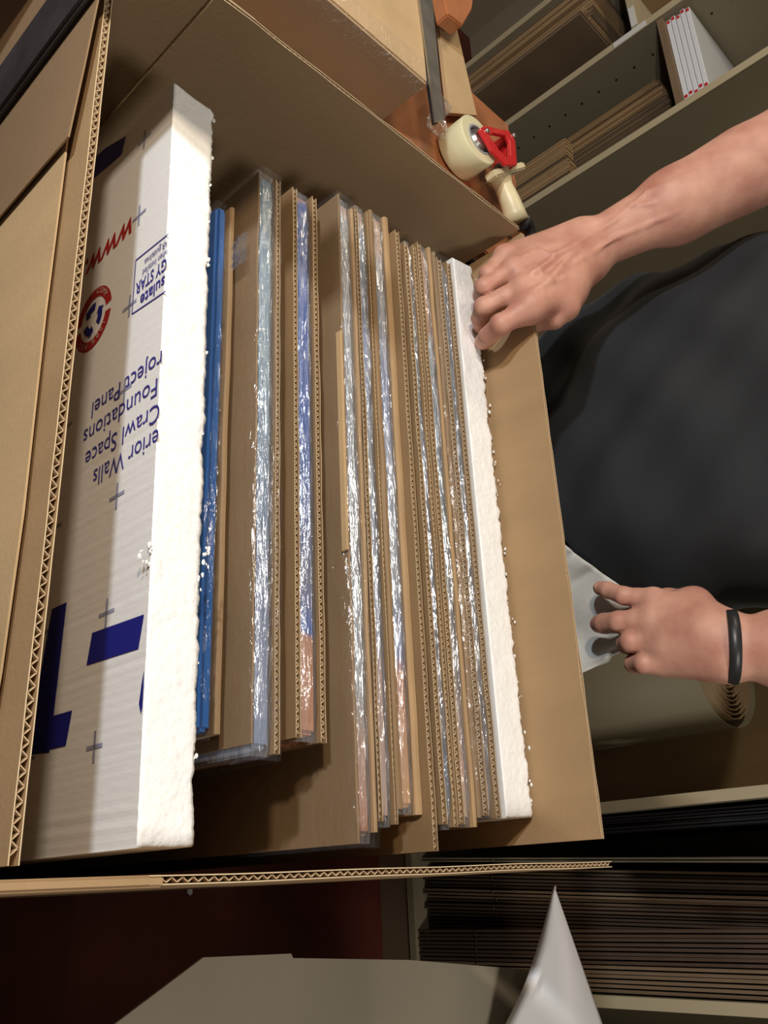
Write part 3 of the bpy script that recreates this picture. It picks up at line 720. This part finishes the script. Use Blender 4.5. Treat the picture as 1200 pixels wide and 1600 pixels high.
# ================================================================== THE PERSON
class Field:
    def __init__(s, xs, ys, zs):
        s.c = [np.asarray(a, np.float32) for a in (xs, ys, zs)]
        s.F = np.full([len(a) for a in s.c], .04, np.float32)
    def local(s, lo, hi):
        sl = []
        for k in range(3):
            a = max(0, np.searchsorted(s.c[k], lo[k])-1); b = min(len(s.c[k]), np.searchsorted(s.c[k], hi[k])+1); sl.append(slice(a, b))
        g = np.meshgrid(*[s.c[k][sl[k]] for k in range(3)], indexing='ij', sparse=True)
        return tuple(sl), g
    def blend(s, sl, d, k):
        f = s.F[sl]
        if k <= 0: s.F[sl] = np.minimum(f, d); return
        h = np.maximum(k-np.abs(f-d), 0)/k; s.F[sl] = np.minimum(f, d)-h*h*k*.25
    def carve(s, sl, d, k):
        f = s.F[sl]; h = np.maximum(k-np.abs(f+d), 0)/k; s.F[sl] = np.maximum(f, -d)+h*h*k*.25
    def cone(s, a, b, ra, rb, k=.01, carve=False, flat=None):
        a, b = Vector(a), Vector(b); m_ = max(ra, rb)+.045
        lo = [min(a[i], b[i])-m_ for i in range(3)]; hi = [max(a[i], b[i])+m_ for i in range(3)]
        sl, (X, Y, Z) = s.local(lo, hi)
        ab = b-a; L2 = max(ab.dot(ab), 1e-9)
        px, py, pz = X-a.x, Y-a.y, Z-a.z
        t = np.clip((px*ab.x+py*ab.y+pz*ab.z)/L2, 0, 1)
        qx, qy, qz = px-t*ab.x, py-t*ab.y, pz-t*ab.z
        if flat is not None:                                # (axis vector, factor): widen the section across the axis
            n, fz = flat; n = Vector(n).normalized(); dd = qx*n.x+qy*n.y+qz*n.z
            qx, qy, qz = qx+dd*n.x*(fz-1), qy+dd*n.y*(fz-1), qz+dd*n.z*(fz-1)
        d = np.sqrt(qx*qx+qy*qy+qz*qz)-(ra+(rb-ra)*t)
        (s.carve if carve else s.blend)(sl, d.astype(np.float32), k)
    def ell(s, c, r, k=.02, carve=False):
        lo = [c[i]-r[i]-.045 for i in range(3)]; hi = [c[i]+r[i]+.045 for i in range(3)]
        sl, (X, Y, Z) = s.local(lo, hi)
        k0 = np.sqrt(((X-c[0])/r[0])**2+((Y-c[1])/r[1])**2+((Z-c[2])/r[2])**2)
        k1 = np.sqrt(((X-c[0])/r[0]**2)**2+((Y-c[1])/r[1]**2)**2+((Z-c[2])/r[2]**2)**2)+1e-9
        d = k0*(k0-1)/k1
        (s.carve if carve else s.blend)(sl, d.astype(np.float32), k)
    def mesh(s, name, m, parent, smooth=True, relax=1):
        F = s.F; nx, ny, nz = F.shape; S_ = F < 0
        cnt = np.zeros((nx-1, ny-1, nz-1), np.uint8)
        for i in (0, 1):
            for j in (0, 1):
                for k in (0, 1): cnt += S_[i:nx-1+i, j:ny-1+j, k:nz-1+k]
        I, J, K = np.nonzero((cnt > 0) & (cnt < 8)); N = len(I)
        idx = np.full(cnt.shape, -1, np.int32); idx[I, J, K] = np.arange(N)
        P = np.zeros((N, 3)); C = np.zeros(N)
        cs = [(i, j, k) for i in (0, 1) for j in (0, 1) for k in (0, 1)]
        X, Y, Z = s.c
        for a in cs:
            for ax in range(3):
                if a[ax]: continue
                b = list(a); b[ax] = 1
                ia, ja, ka = I+a[0], J+a[1], K+a[2]; ib, jb, kb = I+b[0], J+b[1], K+b[2]
                fa, fb = F[ia, ja, ka], F[ib, jb, kb]; q = (fa < 0) != (fb < 0)
                t = np.where(q, fa/np.where(q, fa-fb, 1), 0)
                pa = np.stack([X[ia], Y[ja], Z[ka]], 1); pb = np.stack([X[ib], Y[jb], Z[kb]], 1)
                P += (pa+(pb-pa)*t[:, None])*q[:, None]; C += q
        P /= C[:, None]
        Q = []
        for ax in range(3):
            n = [nx, ny, nz]; sl0 = [slice(None)]*3; sl1 = [slice(None)]*3; sl0[ax] = slice(0, n[ax]-1); sl1[ax] = slice(1, n[ax])
            a, b = S_[tuple(sl0)], S_[tuple(sl1)]; cr = np.stack(np.nonzero(a != b), 1)
            o1, o2 = (ax+1) % 3, (ax+2) % 3
            ok = (cr[:, o1] > 0) & (cr[:, o2] > 0) & (cr[:, o1] < n[o1]-1) & (cr[:, o2] < n[o2]-1); cr = cr[ok]
            inside = a[cr[:, 0], cr[:, 1], cr[:, 2]]
            c4 = []
            for d1, d2 in ((1, 1), (0, 1), (0, 0), (1, 0)):
                c = cr.copy(); c[:, o1] -= d1; c[:, o2] -= d2; c4.append(idx[c[:, 0], c[:, 1], c[:, 2]])
            q = np.stack(c4, 1); q = np.where(inside[:, None], q, q[:, ::-1]); Q.append(q)
        Q = np.concatenate(Q)
        Q = Q[(Q >= 0).all(1)]
        for _ in range(relax):
            A = np.zeros_like(P); W = np.zeros(len(P))
            for i in range(4):
                for j in (1, 3):
                    np.add.at(A, Q[:, i], P[Q[:, (i+j) % 4]]); np.add.at(W, Q[:, i], 1)
            P = P*.45+A/np.maximum(W, 1)[:, None]*.55
        me = bpy.data.meshes.new(name)
        me.vertices.add(len(P)); me.vertices.foreach_set('co', P.astype(np.float32).ravel())
        me.loops.add(Q.size); me.loops.foreach_set('vertex_index', Q.astype(np.int32).ravel())
        me.polygons.add(len(Q)); me.polygons.foreach_set('loop_start', np.arange(0, Q.size, 4, dtype=np.int32)); me.polygons.foreach_set('loop_total', np.full(len(Q), 4, np.int32))
        me.update(calc_edges=True); me.validate()
        return link(name, me, m, parent, smooth)
def rng(*segs):
    out = []
    for a, b, h in segs: out += list(np.arange(a, b-1e-9, h))
    out.append(segs[-1][1]); return out

man = thing('person', 'person in black T-shirt and black wristband gripping the far edge of the carton', 'person')
B = Field(rng((-.98, -.80, .005), (-.80, -.56, .002), (-.56, -.36, .006), (-.36, -.13, .002), (-.13, -.04, .005)),
          rng((.68, .96, .002), (.96, 1.34, .006)), rng((.86, 1.13, .002), (1.13, 1.30, .004), (1.30, 1.86, .006)))
# -- trunk, neck, head
B.ell((-.53, 1.11, 1.00), (.165, .105, .16), .02); B.ell((-.53, 1.11, 1.22), (.17, .11, .20), .06); B.ell((-.53, 1.12, 1.38), (.19, .10, .11), .06)
B.cone((-.53, 1.12, 1.45), (-.53, 1.09, 1.58), .062, .056, .03)
B.ell((-.53, 1.06, 1.70), (.078, .098, .115), .02); B.ell((-.53, 1.02, 1.645), (.05, .06, .055), .03)
B.cone((-.53, .965, 1.71), (-.53, .955, 1.675), .008, .012, .015)
for sx_ in (-1, 1):
    B.ell((-.53+sx_*.078, 1.08, 1.69), (.010, .020, .032), .008)
    B.ell((-.53+sx_*.032, .968, 1.706), (.016, .012, .011), .01, carve=True); B.ell((-.53+sx_*.032, .980, 1.706), (.013, .012, .012), .002)
    B.cone((-.53+sx_*.02, .962, 1.727), (-.53+sx_*.048, .972, 1.725), .006, .005, .01)
B.cone((-.552, .962, 1.640), (-.508, .962, 1.640), .0065, .0065, .006); B.cone((-.552, .957, 1.634), (-.508, .957, 1.634), .003, .003, .003, carve=True)
# -- right arm (the person's own right, photo top)
W_ = hm(912, 392, .838); W2 = hm(893, 385, .815)
EL = hm(1228, 232, .985); SH = Vector((-.735, 1.12, 1.43))
mid = W_.lerp(EL, .45)
acr = Vector((.75, .45, -.15)).normalized()
thn = (EL-W_).cross(acr).normalized()
B.cone(SH, EL, .052, .047, .03)
B.cone(W_, mid, .029, .041, .02, flat=(thn, 1.12)); B.cone(mid, EL, .041, .050, .02); B.cone(mid+acr*.006, W_.lerp(EL, .8), .034, .045, .03)
# metacarpals
kn = [hm(829, 480, .742), hm(815, 452, .739), hm(800, 424, .742), hm(788, 402, .748)]          # index..little
pip = [hm(783, 507, .716), hm(757, 480, .714), hm(757, 449, .716), hm(762, 428, .722)]
dip = [hm(762, 525, .722), hm(750, 497, .724), hm(752, 462, .730), hm(756, 441, .734)]
tip = [hm(754, 534, .738), hm(752, 511, .742), hm(756, 474, .744), hm(760, 452, .746)]
wr = [W_+acr*.018, W_+acr*.006, W_-acr*.006, W_-acr*.018]
for a, b in zip(wr, kn): B.cone(a, b, .022, .0150, .018)
B.cone(W_.lerp(kn[1], .25), W_.lerp(kn[2], .75), .024, .019, .02); B.cone(W_.lerp(kn[0], .4)+Vector((0, .012, -.012)), kn[1].lerp(kn[0], .5)+Vector((0, .01, -.006)), .019, .013, .02)
fr = [(.0135, .0122, .0108, .0098), (.0130, .0120, .0108, .0096), (.0122, .0112, .0102, .0090), (.0110, .0100, .0092, .0082)]
for i in range(4):
    r = fr[i]
    B.cone(kn[i], kn[i].lerp(pip[i], .5), r[0]+.0010, r[0]-.0004, .005); B.cone(kn[i].lerp(pip[i], .45), pip[i], r[0]-.0006, r[1], .002)
    B.cone(pip[i], dip[i], r[1], r[2], .002); B.cone(dip[i], tip[i], r[2], r[3], .002)
    B.ell(pip[i], (r[1]*1.06, r[1]*1.06, r[1]*1.06), .0025)
    up = (pip[i]-W_).cross(acr).normalized()*-1
    B.ell(kn[i]+Vector((0, -.004, .006)), (.009, .009, .008), .010)
# thumb, behind the carton wall
T0 = hm(882, 452, .805); T1 = hm(884, 480, .795); T2 = hm(866, 497, .788); T3 = hm(838, 506, .782)
B.cone(W_+acr*.012, T0, .022, .021, .02); B.cone(T0, T1, .022, .0165, .02); B.cone(kn[0], T0, .015, .018, .02); B.cone(T1, T2, .0150, .0128, .006); B.cone(T2, T3, .0125, .0105, .005)
# tendons and veins
for a, b, r in ((W_.lerp(kn[0], .2), kn[0].lerp(W_, .12), .0035), (W_.lerp(kn[1], .2), kn[1].lerp(W_, .12), .0035), (W_.lerp(kn[2], .25), kn[2].lerp(W_, .12), .003)):
    o_ = Vector((-.002, -.0125, .0135)); B.cone(a+o_*1.35, b+o_*1.0, r, r, .005)
# -- left arm (photo bottom), hanging, back of the hand to the camera
LW = hm(1133, 1010, .925); LE = hm(1330, 1018, .99); LS = Vector((-.33, 1.12, 1.43))
B.cone(LS, LE, .052, .044, .03); B.cone(LW, LW.lerp(LE, .5), .027, .040, .02, flat=((0, 1, 0), 1.12)); B.cone(LW.lerp(LE, .5), LE, .040, .044, .02)
lk = [hm(1022, 938, .915), hm(1018, 969, .910), hm(1024, 1004, .912), hm(1036, 1036, .917)]
lp = [hm(975, 931, .905), hm(968, 972, .903), hm(985, 1003, .902), hm(1006, 1037, .905)]
ld = [hm(950, 922, .910), hm(944, 974, .912), hm(978, 1006, .918), hm(990, 1037, .918)]
lt = [hm(938, 919, .914), hm(936, 975, .918), hm(984, 1008, .932), hm(988, 1036, .930)]
wr = [LW+Vector((-.020, .0, .002)), LW+Vector((-.007, 0, 0)), LW+Vector((.007, 0, 0)), LW+Vector((.020, 0, -.002))]
for a, b in zip(wr, lk): B.cone(a, b, .019, .0150, .018)
B.cone(LW.lerp(lk[1], .3), LW.lerp(lk[2], .75), .023, .018, .02)
fr = [(.0115, .0108, .0098, .0088), (.0138, .0130, .0120, .0108), (.0125, .0120, .0110, .0100), (.0118, .0112, .0104, .0094)]
for i in range(4):
    r = fr[i]
    B.cone(lk[i], lk[i].lerp(lp[i], .5), r[0]+.001, r[0], .007); B.cone(lk[i].lerp(lp[i], .45), lp[i], r[0]-.0004, r[1], .003)
    B.cone(lp[i], ld[i], r[1], r[2], .003); B.cone(ld[i], lt[i], r[2], r[3], .003)
T0 = hm(1085, 945, .94); T1 = hm(1045, 938, .955); T2 = hm(1010, 935, .957); T3 = hm(985, 935, .955)
B.cone(LW+Vector((-.012, .008, 0)), T0, .020, .019, .02); B.cone(T0, T1, .018, .014, .012); B.cone(T1, T2, .013, .0115, .006); B.cone(T2, T3, .0115, .010, .005)
B.ell(hm(1070, 995, .915)+Vector((0, -.008, 0)), (.003, .004, .003), .005)
def skin_hit(px, py):
    # march the sight line of a photo pixel to the skin surface so that veins lie on it
    d = (R3 @ Vector((px-600, py-800, F_))).normalized(); o_ = Vector((0, 0, ZC)); t_ = .85
    while t_ < 1.7:
        p = o_+d*t_; ii = [min(len(B.c[k])-1, max(0, int(np.searchsorted(B.c[k], p[k])))) for k in range(3)]
        if all(0 < ii[k] < len(B.c[k])-1 for k in range(3)) and B.F[ii[0], ii[1], ii[2]] < 0: return p
        t_ += .0015
    return None
for line in (((826, 418), (842, 424), (858, 436), (876, 424), (900, 410), (930, 392), (968, 368)), ((835, 452), (862, 440), (880, 436)), ((842, 392), (866, 398), (890, 388), (925, 366), (960, 345), (985, 322), (1020, 318)),
             ((985, 322), (1010, 300), (1050, 285)), ((960, 372), (1010, 352), (1060, 330))):
    q = [skin_hit(*p_) for p_ in line]; q = [p_+(p_-Vector((0, 0, ZC))).normalized()*.0004 for p_ in q if p_]
    for a, b in zip(q, q[1:]): B.cone(a, b, .0014, .0014, .005)
body = B.mesh('body', M_skin, man)
del B
def nail(c, nrm, fwd, w=.0055, l=.0065):
    nrm = Vector(nrm).normalized(); fwd = Vector(fwd); fwd = (fwd-nrm*fwd.dot(nrm)).normalized(); sd = nrm.cross(fwd)
    V = []; Fc = []
    for i in range(7):
        for j in range(7):
            a, b = (i-3)/3, (j-3)/3; k = math.sqrt(max(0, 1-.5*b*b)); V.append(Vector(c)+sd*w*a*k+fwd*l*b*math.sqrt(max(0, 1-.4*a*a))-nrm*.0022*a*a)
    for i in range(6):
        for j in range(6): q = i*7+j; Fc.append((q, q+7, q+8, q+1))
    o = obj('fingernail', V, Fc, M_nail, body, True); md = o.modifiers.new('s', 'SOLIDIFY'); md.thickness = .0006
for i, d in ((0, .0082), (1, .0088)):
    nail(lt[i]+Vector((0, -d, .002)), (0, -1, .15), lt[i]-ld[i], .0055, .006)
# -- shirt
Sx = rng((-.95, -.08, .005)); Sy = rng((.86, 1.30, .005)); Sz = rng((.84, 1.50, .005))
Sf = Field(Sx, Sy, Sz)
X, Y, Z = np.meshgrid(*Sf.c, indexing='ij', sparse=True)
zk = [.84, .90, .96, 1.02, 1.10, 1.20, 1.32, 1.42, 1.50]
cx = np.interp(Z, zk, [-.575, -.572, -.566, -.558, -.548, -.540, -.535, -.53, -.53])
aw = np.interp(Z, zk, [.235, .242, .250, .256, .256, .246, .225, .19, .08])
bw = np.interp(Z, zk, [.135, .140, .145, .145, .142, .140, .13, .11, .07])
fold = .003*np.sin(X*38+Z*16+1.5*np.sin(Z*14))*np.clip((1.3-Z)/.3, 0, 1)+.0025*np.sin(X*21-Z*46+2*np.sin(X*9))+.0012*np.sin(X*70+Z*60)
k0 = (np.abs((X-cx)/aw)**2.3+np.abs((Y-1.10)/bw)**2.3)**(1/2.3)
d = (k0-1)*np.minimum(aw, bw)*.9+fold
hem = np.interp(X, [-.46, -.40, -.345, -.31, -.29], [.845, .87, .91, .955, .985])
d = np.maximum(d, (hem-Z)*.9); d = np.maximum(d, Z-1.475)
Sf.F = np.minimum(Sf.F, d.astype(np.float32))
for sh_, el_, in ((SH, EL), (LS, LE)):
    Sf.cone(sh_+Vector((0, 0, -.005)), sh_.lerp(el_, .62), .074, .066, .03)
shirt = Sf.mesh('shirt', M_shirt, man, relax=2); del Sf
# -- trousers and shoes
T = Field(rng((-.82, -.24, .008)), rng((.88, 1.32, .008)), rng((.02, 1.02, .008)))
T.ell((-.53, 1.11, .93), (.185, .125, .11), .03)
for s_ in (-1, 1):
    T.cone((-.53+s_*.095, 1.11, .88), (-.53+s_*.11, 1.09, .50), .098, .072, .03); T.cone((-.53+s_*.11, 1.09, .50), (-.53+s_*.12, 1.14, .09), .070, .056, .02)
T.mesh('trousers', M_trou, man); del T
for s_ in (-1, 1):
    Fd = Field(rng((-.53+s_*.12-.07, -.53+s_*.12+.07, .005)), rng((.90, 1.24, .005)), rng((.0, .13, .005)))
    Fd.F = np.maximum(Fd.F, 0.04)
    Fd.ell((-.53+s_*.12, 1.01, .042), (.045, .09, .036), .02); Fd.ell((-.53+s_*.12, 1.14, .055), (.038, .055, .05), .03)
    Fd.mesh('shoe', M_black, man)
# -- hair
Hf = Field(rng((-.66, -.40, .005)), rng((.92, 1.22, .005)), rng((1.62, 1.86, .005)))
Hf.ell((-.53, 1.075, 1.735), (.088, .105, .102), .02); Hf.ell((-.53, .97, 1.67), (.085, .075, .085), .01, carve=True)
Hf.mesh('hair', M_hair, man); del Hf
# -- white undershirt hanging out below the hem
def cloth():
    top = [(868, 838), (900, 866), (940, 895), (985, 925), (1010, 955)]
    rows = 26; cols = 34; V = []; Fc = []
    def pl(pts, q):
        q = q*(len(pts)-1); i = min(int(q), len(pts)-2); f_ = q-i; a, b = pts[i], pts[i+1]; return (a[0]+(b[0]-a[0])*f_, a[1]+(b[1]-a[1])*f_)
    edge = [(780, 830), (775, 900), (790, 980), (880, 1064), (948, 1034)]          # hanging edge, mostly behind the carton wall
    side = [(1010, 955), (990, 985), (985, 1012), (955, 1024), (951, 1033)]
    for i in range(rows+1):
        s = i/rows
        for j in range(cols+1):
            q = j/cols; a = pl(top, q); b = pl(edge, q)
            x_, y_ = a[0]+(b[0]-a[0])*s, a[1]+(b[1]-a[1])*s
            if q > .6:
                sd = pl(side, s); kq = (q-.6)/.4; kq = kq*kq*(3-2*kq); x_, y_ = x_*(1-kq)+sd[0]*kq, y_*(1-kq)+sd[1]*kq
            yy = .945+.012*s+.010*math.sin(q*17+s*3.5)*s**.6+.005*math.sin(q*31-s*5)-.01*s*(1-q)
            V.append(hm(x_, y_, yy))
    for i in range(rows):
        for j in range(cols): a = i*(cols+1)+j; Fc.append((a, a+1, a+cols+2, a+cols+1))
    o = obj('undershirt', V, Fc, M_cloth, man, True); md = o.modifiers.new('s', 'SOLIDIFY'); md.thickness = .0022; md.offset = 0
cloth()
# -- wristband
d = (LE-LW).normalized(); c = LW+d*.006
V = []; Fc = []; n = 48; e1 = Vector((1, 0, 0)); e1 = (e1-d*e1.dot(d)).normalized(); e2 = d.cross(e1)
for i in range(n):
    a = 2*math.pi*i/n
    for (dr, dz) in ((0, -.0065), (.0028, -.0055), (.0028, .0055), (0, .0065)):
        V.append(c+e1*(math.cos(a)*(.0375+dr))+e2*(math.sin(a)*(.0325+dr))+d*dz)
for i in range(n):
    for j in range(4): Fc.append((i*4+j, ((i+1) % n)*4+j, ((i+1) % n)*4+(j+1) % 4, i*4+(j+1) % 4))
obj('wristband', V, Fc, M_black, man, True)
